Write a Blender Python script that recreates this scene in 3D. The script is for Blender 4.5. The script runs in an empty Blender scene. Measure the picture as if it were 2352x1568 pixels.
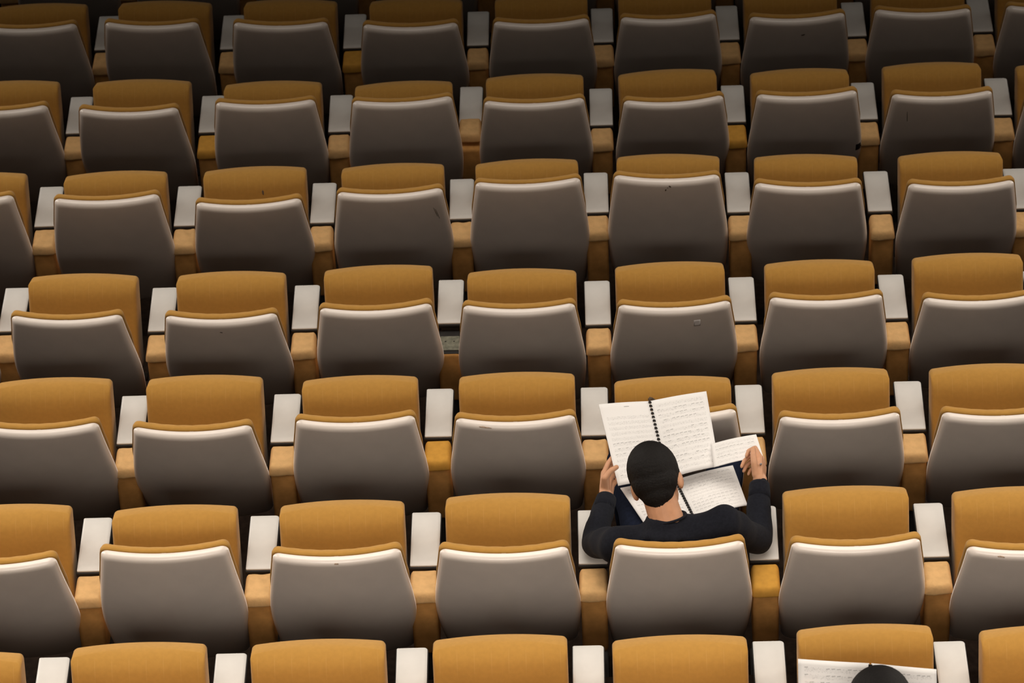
import bpy, bmesh, math, random
import numpy as np
from mathutils import Matrix, Vector
random.seed(7)
rng = np.random.RandomState(7)
C = bpy.context.scene.collection
SC = bpy.context.scene

# ------------------------------------------------------------------ camera
CAM_Z = 10.6
ELEV, YAW, ROLL, FPX = 0.6666735, -0.0454977, -0.0469025, 9000.0
fw = Vector((math.sin(YAW)*math.cos(ELEV), math.cos(YAW)*math.cos(ELEV), -math.sin(ELEV)))
r0 = Vector((math.cos(YAW), -math.sin(YAW), 0)); u0 = r0.cross(fw)
rt = math.cos(ROLL)*r0 + math.sin(ROLL)*u0
up = -math.sin(ROLL)*r0 + math.cos(ROLL)*u0
cam_data = bpy.data.cameras.new('camera')
cam_data.sensor_width = 36.0
cam_data.lens = FPX/2352*36.0
cam_data.clip_end = 200
cam_data.dof.use_dof = True
cam_data.dof.focus_distance = 13.0
cam_data.dof.aperture_fstop = 9.0
cam = bpy.data.objects.new('camera', cam_data); C.objects.link(cam)
m = Matrix((rt, up, -fw)).transposed().to_4x4(); m.translation = (0, 0, CAM_Z)
cam.matrix_world = m
SC.camera = cam

# ------------------------------------------------------------------ light
SC.view_settings.view_transform = 'Standard'
SC.view_settings.look = 'None'
SC.view_settings.exposure = 0.0
SC.view_settings.gamma = 1.0
SC.view_settings.use_curve_mapping = False
world = bpy.data.worlds.new('hall_air'); SC.world = world; world.use_nodes = True
world.node_tree.nodes['Background'].inputs[0].default_value = (1.0, 0.86, 0.72, 1)
world.node_tree.nodes['Background'].inputs[1].default_value = AMBIENT = 0.005

# datum of every tier, from the back of the hall's view: arm front edge y, arm top z (camera at z = CAM_Z), first-seat x
ROW_Y = [15.5447, 14.6019, 13.6591, 12.7339, 11.7931, 10.8525, 9.8452, 8.875, 7.905]
ROW_Z = [z+CAM_Z for z in [-9.8455, -9.6238, -9.4021, -9.1935, -8.9969, -8.7615, -8.4674, -8.1863, -7.905]]
ROW_X = [-0.5130, -0.5143, -0.5156, -0.5235, -0.5259, -0.5276, -0.5252, -0.5331, -0.538]
PITCH, SEAT_X = 0.55, 0.3225
ARM_H = 0.60

# downlight strips of the ceiling, one over each tier, dimmed towards the stage
LAMP_H = 3.4
LAMP_POWER = [0.2, 0.55, 1.7, 9.0, 20.6, 20, 24, 32, 36]
for i in range(9):
    ld = bpy.data.lights.new('ceiling_strip', 'AREA')
    ld.shape = 'RECTANGLE'; ld.size = 10.0; ld.size_y = 0.6
    ld.energy = LAMP_POWER[i]
    ld.color = (1.0, 0.905, 0.79)
    ld.spread = math.radians(76)
    lo = bpy.data.objects.new('ceiling_strip', ld); C.objects.link(lo)
    lo.location = (0.0, ROW_Y[i]+0.35, ROW_Z[i]+LAMP_H)
    lo.rotation_euler = (math.radians(-4), 0, 0)

# added rear fill lights brightening the shells, aimed steeply at the nearest tiers
REAR_POWER = [104, 9]
for i, (y, z, down, size) in enumerate(((3.0, 6.2, 56, 2.0), (4.2, 9.2, 70, 0.8))):
    ld = bpy.data.lights.new('rear_fill', 'AREA')
    ld.shape = 'RECTANGLE'; ld.size = 5.0; ld.size_y = size
    ld.energy = REAR_POWER[i]; ld.color = (1.0, 0.905, 0.79); ld.spread = math.radians((60, 90)[i])
    lo = bpy.data.objects.new('rear_fill', ld); C.objects.link(lo)
    lo.location = (0.0, y, z); lo.rotation_euler = (math.radians(90-down), 0, 0)

# added fill lights at both sides, brightening the shells' side rims
for i, pw in ((0, 0.15), (1, 0.3), (2, 1.3), (3, 4.2), (4, 7.0), (5, 8.0), (6, 9.0), (7, 11.0), (8, 11.0)):
    for sd in (-1, 1):
        ld = bpy.data.lights.new('side_fill', 'AREA')
        ld.shape = 'RECTANGLE'; ld.size = 0.8; ld.size_y = 1.6
        ld.energy = pw; ld.color = (1.0, 0.905, 0.79); ld.spread = math.radians(90)
        lo = bpy.data.objects.new('side_fill', ld); C.objects.link(lo)
        lo.location = (sd*5.4, ROW_Y[i]+2.4, ROW_Z[i]+1.7)
        d_ = Vector((-sd*1.0, -0.95, -0.38)); lo.rotation_euler = d_.to_track_quat('-Z', 'Y').to_euler()

# ------------------------------------------------------------------ materials
def mat(name, color, rough=0.6, spec=0.3, sheen=0.0, metal=0.0, coat=0.0):
    mt = bpy.data.materials.new(name); mt.use_nodes = True
    b = mt.node_tree.nodes['Principled BSDF']
    b.inputs['Base Color'].default_value = (*color, 1)
    b.inputs['Roughness'].default_value = rough
    b.inputs['Specular IOR Level'].default_value = spec
    b.inputs['Metallic'].default_value = metal
    b.inputs['Sheen Weight'].default_value = sheen
    b.inputs['Coat Weight'].default_value = coat
    return mt, mt.node_tree, b

def add_noise(nt, b, color_a, color_b, scale, bump=0.0, bscale=None, dist=0.002, coord='Object', detail=4, lo=0.35, hi=0.65):
    tc = nt.nodes.new('ShaderNodeTexCoord')
    n = nt.nodes.new('ShaderNodeTexNoise'); n.inputs['Scale'].default_value = scale; n.inputs['Detail'].default_value = detail
    nt.links.new(tc.outputs[coord], n.inputs['Vector'])
    r = nt.nodes.new('ShaderNodeValToRGB')
    r.color_ramp.elements[0].position = lo; r.color_ramp.elements[1].position = hi
    r.color_ramp.elements[0].color = (*color_a, 1); r.color_ramp.elements[1].color = (*color_b, 1)
    nt.links.new(n.outputs['Fac'], r.inputs['Fac'])
    nt.links.new(r.outputs['Color'], b.inputs['Base Color'])
    if bump:
        n2 = nt.nodes.new('ShaderNodeTexNoise'); n2.inputs['Scale'].default_value = bscale or scale*4; n2.inputs['Detail'].default_value = 3
        nt.links.new(tc.outputs[coord], n2.inputs['Vector'])
        bp = nt.nodes.new('ShaderNodeBump'); bp.inputs['Strength'].default_value = bump; bp.inputs['Distance'].default_value = dist
        nt.links.new(n2.outputs['Fac'], bp.inputs['Height'])
        nt.links.new(bp.outputs['Normal'], b.inputs['Normal'])
    return r

def scaled(c, k): return tuple(min(1, x*k) for x in c)
def noisy(name, c, rough=0.7, var=0.1, scale=30, bump=0.0, bscale=None, dist=0.002, **kw):
    mt, nt, b = mat(name, c, rough, **kw)
    add_noise(nt, b, scaled(c, 1-var), scaled(c, 1+var), scale, bump, bscale, dist)
    return mt

M = {}
M['mustard'] = noisy('mustard_wool', (0.49, 0.258, 0.058), 0.9, 0.035, 70, 0.25, 900, 0.001, spec=0.1, sheen=0.15)
def seat_cloth():
    """the seat's wool with faint quilting seams that show near its front edge"""
    mt = noisy('mustard_seat_wool', (0.49, 0.258, 0.058), 0.9, 0.035, 70, 0.25, 900, 0.001, spec=0.1, sheen=0.15)
    nt = mt.node_tree; b = nt.nodes['Principled BSDF']; L = nt.links.new
    src = b.inputs['Base Color'].links[0].from_socket
    tc = nt.nodes.new('ShaderNodeTexCoord'); sp = nt.nodes.new('ShaderNodeSeparateXYZ'); L(tc.outputs['Object'], sp.inputs[0])
    def mth(op, a, v=None, c=None):
        nd = nt.nodes.new('ShaderNodeMath'); nd.operation = op
        for i, q in enumerate((a, v, c)):
            if q is None: continue
            if isinstance(q, (int, float)): nd.inputs[i].default_value = q
            else: L(q, nd.inputs[i])
        return nd.outputs[0]
    fr = mth('PINGPONG', mth('ADD', sp.outputs[0], 0.026), 0.026)
    line = mth('LESS_THAN', fr, 0.0011)
    mr = nt.nodes.new('ShaderNodeMapRange'); mr.interpolation_type = 'SMOOTHSTEP'
    mr.inputs['From Min'].default_value = 0.27; mr.inputs['From Max'].default_value = 0.335; L(sp.outputs[1], mr.inputs['Value'])
    mr2 = nt.nodes.new('ShaderNodeMapRange'); mr2.inputs['From Min'].default_value = 0.372; mr2.inputs['From Max'].default_value = 0.352; L(sp.outputs[1], mr2.inputs['Value'])
    f = mth('MULTIPLY', mth('MULTIPLY', line, mr.outputs[0]), mth('MULTIPLY', mr2.outputs[0], 0.10))
    mx = nt.nodes.new('ShaderNodeMixRGB'); L(f, mx.inputs[0]); L(src, mx.inputs[1]); mx.inputs[2].default_value = (0.85, 0.55, 0.24, 1)
    L(mx.outputs[0], b.inputs['Base Color'])
    return mt
M['seat'] = seat_cloth()
M['mustard_pad'] = noisy('mustard_pad_cloth', (0.58, 0.30, 0.055), 0.9, 0.07, 40, 0.25, 900, 0.001, spec=0.1)
M['cover'] = noisy('beige_pad_cover', (0.66, 0.41, 0.185), 0.9, 0.08, 30, 0.5, 60, 0.004, spec=0.1)
M['pedestal'] = noisy('pedestal_cloth', (0.55, 0.275, 0.085), 0.9, 0.14, 22, 0.25, 700, 0.001, spec=0.1)
M['shell'] = noisy('ivory_plastic', (0.88, 0.79, 0.725), 0.24, 0.02, 14, spec=0.7)
M['tablet'] = noisy('white_laminate', (0.66, 0.64, 0.615), 0.5, 0.025, 18, spec=0.35)
M['black'] = noisy('black_edging', (0.018, 0.016, 0.015), 0.6, 0.2, 30)
M['iron'] = noisy('dark_steel', (0.03, 0.026, 0.024), 0.6, 0.2, 30)
M['plate'] = noisy('grey_green_steel', (0.175, 0.175, 0.135), 0.5, 0.25, 60)
M['plywood'] = noisy('dark_plywood', (0.10, 0.06, 0.035), 0.6, 0.2, 12)
M['panelling'] = noisy('dark_wood_panelling', (0.06, 0.035, 0.02), 0.6, 0.25, 6)
M['carpet'] = noisy('dark_brown_carpet', (0.022, 0.014, 0.010), 0.95, 0.25, 40, 0.4, 500, 0.003, spec=0.05)
M['grime'] = noisy('dark_stain', (0.12, 0.085, 0.06), 0.8, 0.3, 60)
M['tape'] = noisy('black_tape', (0.015, 0.014, 0.014), 0.5, 0.2, 60)

M['glue'] = noisy('glue_trace', (0.90, 0.86, 0.86), 0.25, 0.05, 60)
M['scuff'] = noisy('brown_scuff', (0.50, 0.36, 0.26), 0.6, 0.3, 120)
M['skin'] = noisy('skin', (0.64, 0.335, 0.195), 0.5, 0.05, 40, 0.15, 300, 0.001, spec=0.35)
M['hair'] = noisy('black_hair', (0.0065, 0.005, 0.0045), 0.6, 0.6, 300, 0.5, 1300, 0.002, spec=0.22)
M['sweater'] = noisy('dark_navy_knit', (0.0125, 0.0135, 0.019), 0.95, 0.15, 120, 0.35, 600, 0.002, spec=0.08, sheen=0.03)
M['trousers'] = noisy('navy_denim', (0.010, 0.014, 0.030), 0.9, 0.2, 80, 0.3, 500, 0.002, spec=0.1)
M['eye'] = noisy('eye_white', (0.75, 0.72, 0.68), 0.3, 0.02, 40)
M['lips'] = noisy('lips', (0.48, 0.20, 0.15), 0.5, 0.05, 60)
M['shoe'] = noisy('black_leather', (0.015, 0.014, 0.013), 0.5, 0.2, 40)
M['pen'] = noisy('grey_pen', (0.30, 0.29, 0.30), 0.3, 0.05, 40)

# ------------------------------------------------------------------ mesh helpers
def obj(name, verts, faces, material, parent=None, smooth=True, uvs=None):
    me = bpy.data.meshes.new(name)
    me.from_pydata([tuple(v) for v in verts], [], [tuple(f) for f in faces])
    if uvs is not None:
        ul = me.uv_layers.new(name='UVMap')
        for lp in me.loops: ul.data[lp.index].uv = uvs[lp.vertex_index]
    bm = bmesh.new(); bm.from_mesh(me); bmesh.ops.recalc_face_normals(bm, faces=bm.faces); bm.to_mesh(me); bm.free()
    if smooth:
        me.polygons.foreach_set('use_smooth', [True]*len(me.polygons))
    me.materials.append(material)
    o = bpy.data.objects.new(name, me); C.objects.link(o)
    if parent: o.parent = parent
    return o

def thing(name, label, cat, loc, rz=0.0, group=None):
    o = bpy.data.objects.new(name, None); C.objects.link(o)
    o.empty_display_size = 0.1
    o.location = loc; o.rotation_euler = (0, 0, rz)
    tag(o, label, cat, group); return o
def tag(o, label, cat, group=None):
    o['label'] = label; o['category'] = cat
    if group: o['group'] = group

def round_poly(pts, rad, n=8):
    """polygon (ccw) with its corners rounded; rad: one radius or one per corner (0 keeps the point)"""
    out = []; N = len(pts)
    for i in range(N):
        p = np.array(pts[i], float); a = np.array(pts[i-1], float); b = np.array(pts[(i+1) % N], float)
        r = rad[i] if hasattr(rad, '__len__') else rad
        if r <= 0: out.append(p); continue
        da = a-p; la = np.linalg.norm(da); da /= la; db = b-p; lb = np.linalg.norm(db); db /= lb
        cosx = float(np.clip(da@db, -1, 1)); half = math.acos(cosx)/2
        t = min(r/math.tan(half), la*0.48, lb*0.48); rr = t*math.tan(half)
        bis = (da+db)/np.linalg.norm(da+db); ctr = p+bis*rr/math.sin(half)
        p0 = p+da*t-ctr; p1 = p+db*t-ctr
        a0 = math.atan2(p0[1], p0[0]); a1 = math.atan2(p1[1], p1[0]); d = a1-a0
        while d > math.pi: d -= 2*math.pi
        while d < -math.pi: d += 2*math.pi
        for k in range(n+1):
            an = a0+d*k/n; out.append(ctr+rr*np.array([math.cos(an), math.sin(an)]))
    return np.array(out)

def resample(pts, step):
    out = []
    N = len(pts)
    for i in range(N):
        a, b = pts[i], pts[(i+1) % N]; L = np.linalg.norm(b-a)
        k = max(1, int(math.ceil(L/step)))
        for j in range(k): out.append(a+(b-a)*j/k)
    return np.array(out)

def edge_dist(P, poly):
    a = poly; b = np.roll(poly, -1, 0); ab = b-a; L2 = (ab**2).sum(1)+1e-12
    ap = P[:, None, :]-a[None]; t = np.clip((ap*ab[None]).sum(2)/L2, 0, 1)
    return np.sqrt(((ap-t[..., None]*ab[None])**2).sum(2)).min(1)

def quarter(d, R):
    t = np.clip(d/R, 0, 1); return np.sqrt(np.clip(1-(1-t)**2, 0, 1))

def pillow(outline, top, bot, mapf, step=0.02, rings=(1, .985, .965, .94, .91, .87, .82, .76, .68, .55, .4, .22)):
    """closed body over a 2D outline: top(d, x, v) and bot(d, x, v) give its two faces at a distance d from the outline"""
    ol = resample(np.asarray(outline, float), step); N = len(ol); c = ol.mean(0)
    lay = []
    for t in rings: lay.append(c+(ol-c)*t)
    P = np.vstack(lay+[c[None]]); d = edge_dist(P, ol); d[:N] = 0
    nt = top(d, P[:, 0], P[:, 1]); nb = bot(d, P[:, 0], P[:, 1])
    vt = mapf(P[:, 0], P[:, 1], nt); vb = mapf(P[:, 0], P[:, 1], nb)
    K = len(rings); V = np.vstack([vt, vb]); off = len(P); F = []
    for side in (0, 1):
        o = off*side
        for k in range(K-1):
            for i in range(N):
                j = (i+1) % N; F.append((o+k*N+i, o+k*N+j, o+(k+1)*N+j, o+(k+1)*N+i))
        for i in range(N): F.append((o+(K-1)*N+i, o+(K-1)*N+(i+1) % N, o+K*N))
    for i in range(N):
        j = (i+1) % N; F.append((i, j, off+j, off+i))
    return V, F

def flat_map(x, v, n): return np.stack([x, v, n], 1)
def rect(x0, x1, y0, y1): return [(x0, y0), (x1, y0), (x1, y1), (x0, y1)]
def box(x0, x1, y0, y1, z0, z1, r=0.006, R=0.006, step=0.03):
    """block with rounded vertical corners and softened top and bottom edges"""
    zc = (z0+z1)/2; h = (z1-z0)/2
    return pillow(round_poly(rect(x0, x1, y0, y1), r, 4), lambda d, x, y: zc+h-R+R*quarter(d, R), lambda d, x, y: zc-h+R-R*quarter(d, R), flat_map, step, (1, .97, .92, .8, .5))
def merge(*parts):
    V = []; F = []; o = 0
    for v, f in parts:
        V.append(np.asarray(v)); F += [tuple(i+o for i in q) for q in f]; o += len(v)
    return np.vstack(V), F
def tube(pts, rad, n=10, closed=False):
    pts = [np.asarray(p, float) for p in pts]; V = []; F = []; K = len(pts)
    for k, p in enumerate(pts):
        a = pts[k-1] if (k or closed) else pts[0]; b = pts[(k+1) % K] if (k < K-1 or closed) else pts[-1]
        t = b-a; t /= np.linalg.norm(t)+1e-12
        h = np.array([0, 0, 1.]) if abs(t[2]) < .9 else np.array([1., 0, 0])
        e1 = np.cross(t, h); e1 /= np.linalg.norm(e1); e2 = np.cross(t, e1)
        r = rad[k] if hasattr(rad, '__len__') else rad
        for i in range(n):
            an = 2*math.pi*i/n; V.append(p+r*(math.cos(an)*e1+math.sin(an)*e2))
    for k in range(K if closed else K-1):
        for i in range(n):
            j = (i+1) % n; k2 = (k+1) % K
            F.append((k*n+i, k*n+j, k2*n+j, k2*n+i))
    if not closed:
        F.append(tuple(range(n))); F.append(tuple((K-1)*n+i for i in range(n)))
    return np.array(V), F

# ------------------------------------------------------------------ setting: the tiered floor
verts = []; faces = []
steps = [(y-0.47, z-ARM_H) for y, z in zip(ROW_Y, ROW_Z)]      # rear edge of each tier
prof = []
for i in range(8, -1, -1):                                      # from the highest tier down to the stage
    y_rear, zf = steps[i]
    y_front = steps[i-1][0] if i else y_rear+3.0
    if i == 8: prof.append((y_rear-1.2, zf))
    else: prof.append((y_rear, zf))
    prof.append((y_front, zf))
for x in (-6, 6):
    for y, z in prof: verts.append((x, y, z))
n = len(prof)
for i in range(n-1): faces.append((i, i+1, n+i+1, n+i))
fl = obj('floor', verts, faces, M['carpet'], smooth=False); fl['kind'] = 'structure'
for nm, sx in (('wall_left', -1), ('wall_right', 1)):
    V, F = box(min(sx*6.0, sx*6.2), max(sx*6.0, sx*6.2), 6.3, 18.2, -1.6, 7.2, 0.01, 0.01, 2.0)
    w_ = obj(nm, V, F, M['panelling'], smooth=False); w_['kind'] = 'structure'
# ------------------------------------------------------------------ chairs
H_Y, H_Z = -0.27, 0.40            # seat hinge, chair frame: y forward from the arm's front edge, z above the tier
RECL = math.radians(6.0); QV = 0.40; KX = 0.70
TOP = np.array([-0.5416, 0.900])  # middle of the shell's top edge (y, z)

def back_map(x, v, n):
    """x across, v down from the top edge, n forward"""
    n = n+KX*np.minimum(np.abs(x), 0.25)**2+QV*np.clip(v, 0, None)**2
    y = TOP[0]+v*math.sin(RECL)+n*math.cos(RECL)
    z = TOP[1]-v*math.cos(RECL)+n*math.sin(RECL)
    return np.stack([x, y-H_Y, z-H_Z], 1)

def half_w(v):
    return np.interp(v, [0, .08, .16, .24, .31, .36, .42, .50, .66], [.2005, .2105, .2205, .2295, .2345, .2355, .2335, .2285, .2165])
def back_outline(grow, vb=0.65):
    vs = np.linspace(0.0, vb, 22); pts = []
    xs_ = np.linspace(-1, 1, 17)
    right = [(half_w(v)+grow, v) for v in vs]; left = [(-half_w(v)-grow, v) for v in vs]
    top = [(x*(half_w(0)+grow), -grow+0.001*(1-x*x)) for x in xs_]       # the lip dips in the middle
    P = top[1:-1]+right[0:]+[(x*(half_w(vb)+grow), vb+grow) for x in (.5, 0, -.5)]+left[::-1]
    # round the four corners
    rad = [0]*len(P)
    P = [list(p) for p in P]
    iR0 = len(top)-2; iR1 = iR0+len(right)-1; iL1 = iR1+4; iL0 = len(P)-1
    P[iR0][1] = -grow; P[iL0][1] = -grow
    Q = []
    def near(i): return P[i % len(P)]
    keep = [p for k, p in enumerate(P)]
    poly = np.array(keep)
    # corner cut: drop neighbours inside the radius, then insert an arc
    for ci, R in ((iR0, 0.030), (iR1, 0.025), (iL1, 0.025), (iL0, 0.030)):
        rad[ci] = R
    keepi = [k for k in range(len(P)) if rad[k] or min(math.dist(P[k], P[c]) for c in (iR0, iR1, iL1, iL0)) > 0.05]
    return round_poly([P[k] for k in keepi], [rad[k] for k in keepi], 8)

SHELL_T, SHELL_R = 0.025, 0.021
SV, SF = pillow(back_outline(0.0), lambda d, x, v: 0*d, lambda d, x, v: -SHELL_T*quarter(d, SHELL_R), back_map, 0.018,
                (1, .995, .985, .97, .95, .925, .895, .86, .82, .74, .62, .48, .32, .16))
def scallop(x): return 0.0022*np.abs(np.sin(x/0.052*math.pi))
CUSH_T = 0.041
CV, CF = pillow(back_outline(0.004), lambda d, x, v: 0.016+(CUSH_T-0.016)*quarter(d, 0.035)+scallop(x)*quarter(d, 0.03), lambda d, x, v: 0.001+0*d, lambda x, v, n: back_map(x*(1-0.05*np.clip((v-0.14)/0.12, 0, 1)), v, n), 0.012,
                (1, .985, .965, .94, .91, .87, .82, .7, .5, .25))
# seat: x across, s up from the hinge to the front edge, n towards the sitter
SEAT_L, SEAT_T, FOLD = 0.384, 0.105, math.radians(68.5)
def seat_map(x, s, n): return np.stack([x, s, n], 1)     # unfolded frame: y forward, z up
def seat_top(d, x, s):
    front = np.clip((SEAT_L-s)/0.075, 0, 1)               # long roll of the front edge
    side = 0.036+0.019*quarter(d, 0.016)
    roll = -0.010+0.065*np.sqrt(np.clip(1-(1-front)**2.2, 0, 1))
    return np.minimum(side, roll)+0.004*(1-(x/0.2)**2)*np.clip(d/0.05, 0, 1)
fx = np.linspace(-1, 1, 15)
so = [(-0.2035, 0.0), (0.2035, 0.0)]+[(0.2035*x, SEAT_L-0.014*x*x) for x in fx[::-1]]
EV, EF = pillow(round_poly(so, [0.03, 0.03, 0.042]+[0]*13+[0.042], 7), seat_top, lambda d, x, s: -0.040-0.032*(1-s/SEAT_L)-0.016*quarter(d, 0.014), seat_map, 0.014,
                (1, .99, .975, .955, .93, .9, .865, .82, .77, .7, .6, .45, .25))
PV, PF = pillow(round_poly(rect(-0.185, 0.185, 0.02, SEAT_L-0.05), 0.03, 6), lambda d, x, s: -0.050-0.032*(1-s/SEAT_L), lambda d, x, s: -0.056-0.032*(1-s/SEAT_L)-0.012*quarter(d, 0.012), seat_map, 0.03, (1, .97, .9, .6))

ROW_WORD = {0: 'six rows ahead of', 1: 'five rows ahead of', 2: 'four rows ahead of', 3: 'three rows ahead of', 4: 'two rows ahead of', 5: 'one row ahead of',
            6: 'in the row of', 7: 'one row behind', 8: 'two rows behind'}
ORD = ['', 'first', 'second', 'third', 'fourth', 'fifth', 'sixth']
def chair_label(r, c):
    if (r, c) == (6, 5): return 'mustard chair with its seat down under the reading man'
    if (r, c) == (8, 6): return 'mustard chair with its seat down under the second reader at the bottom edge'
    what = {(5, 5): 'stained mustard folding chair', (2, 6): 'mustard folding chair with black tape on its shell', (5, 4): 'mustard folding chair with scuffed top edge',
            (3, 5): 'mustard folding chair with brown specks on its rim', (4, 5): 'mustard folding chair with scuffed shell'}.get((r, c), 'mustard folding chair')
    if what != 'mustard folding chair': return '%s, %s the reading man' % (what, ROW_WORD[r])
    d = c-5
    if d == 0: where = 'straight ahead of him' if r < 6 else 'straight behind him'
    else: where = ORD[abs(d)]+' to his '+('left' if d < 0 else 'right')
    if r == 6: where = ORD[abs(d)]+' to his '+('left' if d < 0 else 'right')
    return '%s %s the reading man, %s' % (what, ROW_WORD[r], where)

# how each chair stands: shift right and forward (mm), turn (mrad), backrest pushed forward (mrad)
STAND = {
1: {0: (-9, 10, 22, 13), 1: (0, 11, -30, 15), 2: (5, 1, -22, 2), 3: (6, -14, -4, -18), 4: (3, -11, 22, -15), 5: (-6, -5, 30, -7), 6: (-9, -13, 39, -17), 7: (9, -2, -13, -2), 8: (0, 6, 22, 7)},
2: {0: (-7, 28, 22, 1), 1: (2, 14, -12, -16), 2: (1, -16, 11, 57), 3: (-5, -37, 43, 77), 4: (-5, -6, 19, 9), 5: (-7, 6, 51, -18), 6: (-5, -6, 35, 20), 7: (-3, 16, 27, -29)},
3: {0: (-5, 3, 22, 49), 1: (3, -7, 39, 42), 2: (8, 4, 32, -25), 3: (6, 5, 32, 32), 4: (-14, 17, 39, 76), 5: (5, 32, -20, 77), 6: (-2, 12, -20, 15), 7: (10, 9, 24, 1)},
4: {1: (1, 1, -11, -41), 2: (5, -1, 9, -54), 3: (2, 17, 36, -35), 4: (-4, -20, 2, 1), 5: (-6, 3, 29, -37), 6: (3, 1, 15, -6), 7: (4, 21, 22, -52)},
5: {1: (12, 24, 22, -36), 2: (0, 25, 2, -66), 3: (-4, 4, 26, -3), 4: (0, 10, 14, -23), 5: (-5, -34, 22, 52), 6: (-3, 1, 26, -37), 7: (-1, 5, 22, -34)},
6: {1: (7, 1, 22, -35), 2: (3, -16, 28, 39), 3: (0, -7, 28, -8), 4: (-4, 14, 1, -33), 5: (-12, -1, 23, -2), 6: (-6, 17, 23, -29), 7: (-5, 0, 22, -49)},
7: {1: (3, -43, 22, -45), 2: (9, -15, 22, -45), 3: (4, -12, 22, -45), 4: (5, -2, 22, -45), 5: (-2, -19, 22, -45), 6: (7, 11, 22, -60), 7: (6, -4, 22, -60)},
}
COLS = {0: range(0, 9), 1: range(0, 9), 2: range(0, 9), 3: range(0, 9), 4: range(0, 8), 5: range(1, 8), 6: range(1, 8), 7: range(1, 8), 8: (6,)}
proto = None
def make_chair():
    t = thing('folding_chair', '', 'chair', (0, 0, 0), group='mustard auditorium chairs')
    a = obj('backrest_shell', SV, SF, M['shell'], t); a['label'] = 'ivory plastic shell'
    b = obj('backrest_cushion', CV, CF, M['mustard'], t)
    s = obj('seat', EV, EF, M['seat'], t)
    obj('seat_pan', PV, PF, M['plywood'], s)
    for o in (a, b, s): o.location = (0, H_Y, H_Z)
    V, F = tube([(-0.224, H_Y, H_Z-0.015), (0.224, H_Y, H_Z-0.015)], 0.016, 12)
    obj('hinge_bar', V, F, M['iron'], t)
    V, F = box(-0.009, 0.009, TOP[0]+0.001, TOP[0]+0.012, TOP[1]-0.012, TOP[1]+0.001, 0.003, 0.002, 0.01)
    V = V-np.array([0, H_Y, H_Z]); k = obj('label_holder', V, F, M['shell'], a)
    return t
def copy_tree(o, parent=None):
    c = o.copy(); C.objects.link(c)
    if parent: c.parent = parent
    for ch in list(o.children): copy_tree(ch, c)
    return c
CH = {}
for r in sorted(COLS):
    for c in COLS[r]:
        if proto is None: t = proto = make_chair()
        else: t = copy_tree(proto)
        dx, dy, yw, rc = STAND.get(r, {}).get(c, (0, 0, 20, 0))
        t.location = (ROW_X[r]+(c-4.5)*PITCH+SEAT_X+dx/1000, ROW_Y[r]+dy/1000, ROW_Z[r]-ARM_H)
        t.rotation_euler = (0, 0, yw/1000*1.15)
        t['label'] = chair_label(r, c)
        for ch in t.children:
            kind = ch.name.split('.')[0]
            if kind == 'seat':
                down = (r, c) in ((6, 5), (8, 6))
                ch.rotation_euler = (math.radians(2) if down else FOLD+rng.uniform(-.03, .03), 0, 0)
            elif kind.startswith('backrest'):
                ch.rotation_euler = (-rc/1000, 0, 0)
        CH[(r, c)] = t

# ------------------------------------------------------------------ armrests between the chairs
TW, TL = 0.0947, 0.266
def make_arm():
    t = thing('armrest', '', 'armrest', (0, 0, 0), group='armrests between the chairs')   # origin: on the tier, under the arm's front edge, at its middle
    ol = round_poly(rect(-TW/2, TW/2, -TL, 0), [0.004, 0.004, 0.012, 0.004], 5)
    V, F = pillow(ol, lambda d, x, y: ARM_H-0.002+0.002*quarter(d, 0.002), lambda d, x, y: ARM_H-0.007+0*d, flat_map, 0.03, (1, .985, .8, .4))
    o = obj('tablet', V, F, M['tablet'], t); o['label'] = 'white laminate tablet'
    ol = round_poly(rect(-TW/2-0.0025, TW/2+0.0025, -TL-0.0035, 0.004), [0.004, 0.004, 0.012, 0.004], 5)
    V, F = pillow(ol, lambda d, x, y: ARM_H-0.0075+0.001*quarter(d, 0.001), lambda d, x, y: ARM_H-0.022+0*d, flat_map, 0.03, (1, .985, .8, .4))
    obj('tablet_edging', V, F, M['black'], t)
    V, F = box(-0.034, 0.034, -TL+0.01, -0.02, ARM_H-0.16, ARM_H-0.022)
    obj('tablet_box', V, F, M['iron'], t)
    V, F = box(-0.0425, 0.0425, -0.410, -0.262, ARM_H-0.262, ARM_H-0.038, 0.014, 0.012)
    obj('pedestal', V, F, M['pedestal'], t)
    V, F = merge(box(-0.022, 0.022, -0.40, -0.10, 0.02, ARM_H-0.15), box(-0.04, 0.04, -0.42, -0.06, 0.0, 0.022))
    obj('foot', V, F, M['iron'], t)
    return t
def pad_mesh(seed, puff=0.0, wrinkle=0.0, w=0.048):
    q = np.random.RandomState(seed); a1, a2, a3 = q.uniform(-.6, .6), q.uniform(30, 75), q.uniform(0, 6)
    cx, cy = q.uniform(-.02, .02), -0.345+q.uniform(-.03, .03)
    def top(d, x, y):
        fold = np.sin((x*math.cos(a1)+y*math.sin(a1)+(x+.02)*(y+.34)*6)*a2*2+a3)*np.exp(-((x-cx)**2+(y-cy)**2)/0.0022)
        return ARM_H-0.030+0.032*quarter(d, 0.016)+puff*np.clip(d/0.04, 0, 1)+wrinkle*fold*np.clip(d/0.012, 0, 1)
    rear = [(w*(1-0.02*k), -0.414-0.0035*math.sin(k*1.7+seed)) for k in (0,)]
    ol = [(-w, -0.414), (-w/3, -0.416-wrinkle*q.uniform(-1, 1)), (w/3, -0.414-wrinkle*q.uniform(-1, 1)), (w, -0.412), (w*0.97, -0.282), (-w*0.97, -0.284)]
    return pillow(round_poly(ol, [0.014, 0, 0, 0.014, 0.012, 0.012], 5), top, lambda d, x, y: ARM_H-0.034-0.003*quarter(d, 0.01), flat_map, 0.008,
                  (1, .97, .93, .88, .82, .75, .66, .56, .45, .33, .2, .1))
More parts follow.
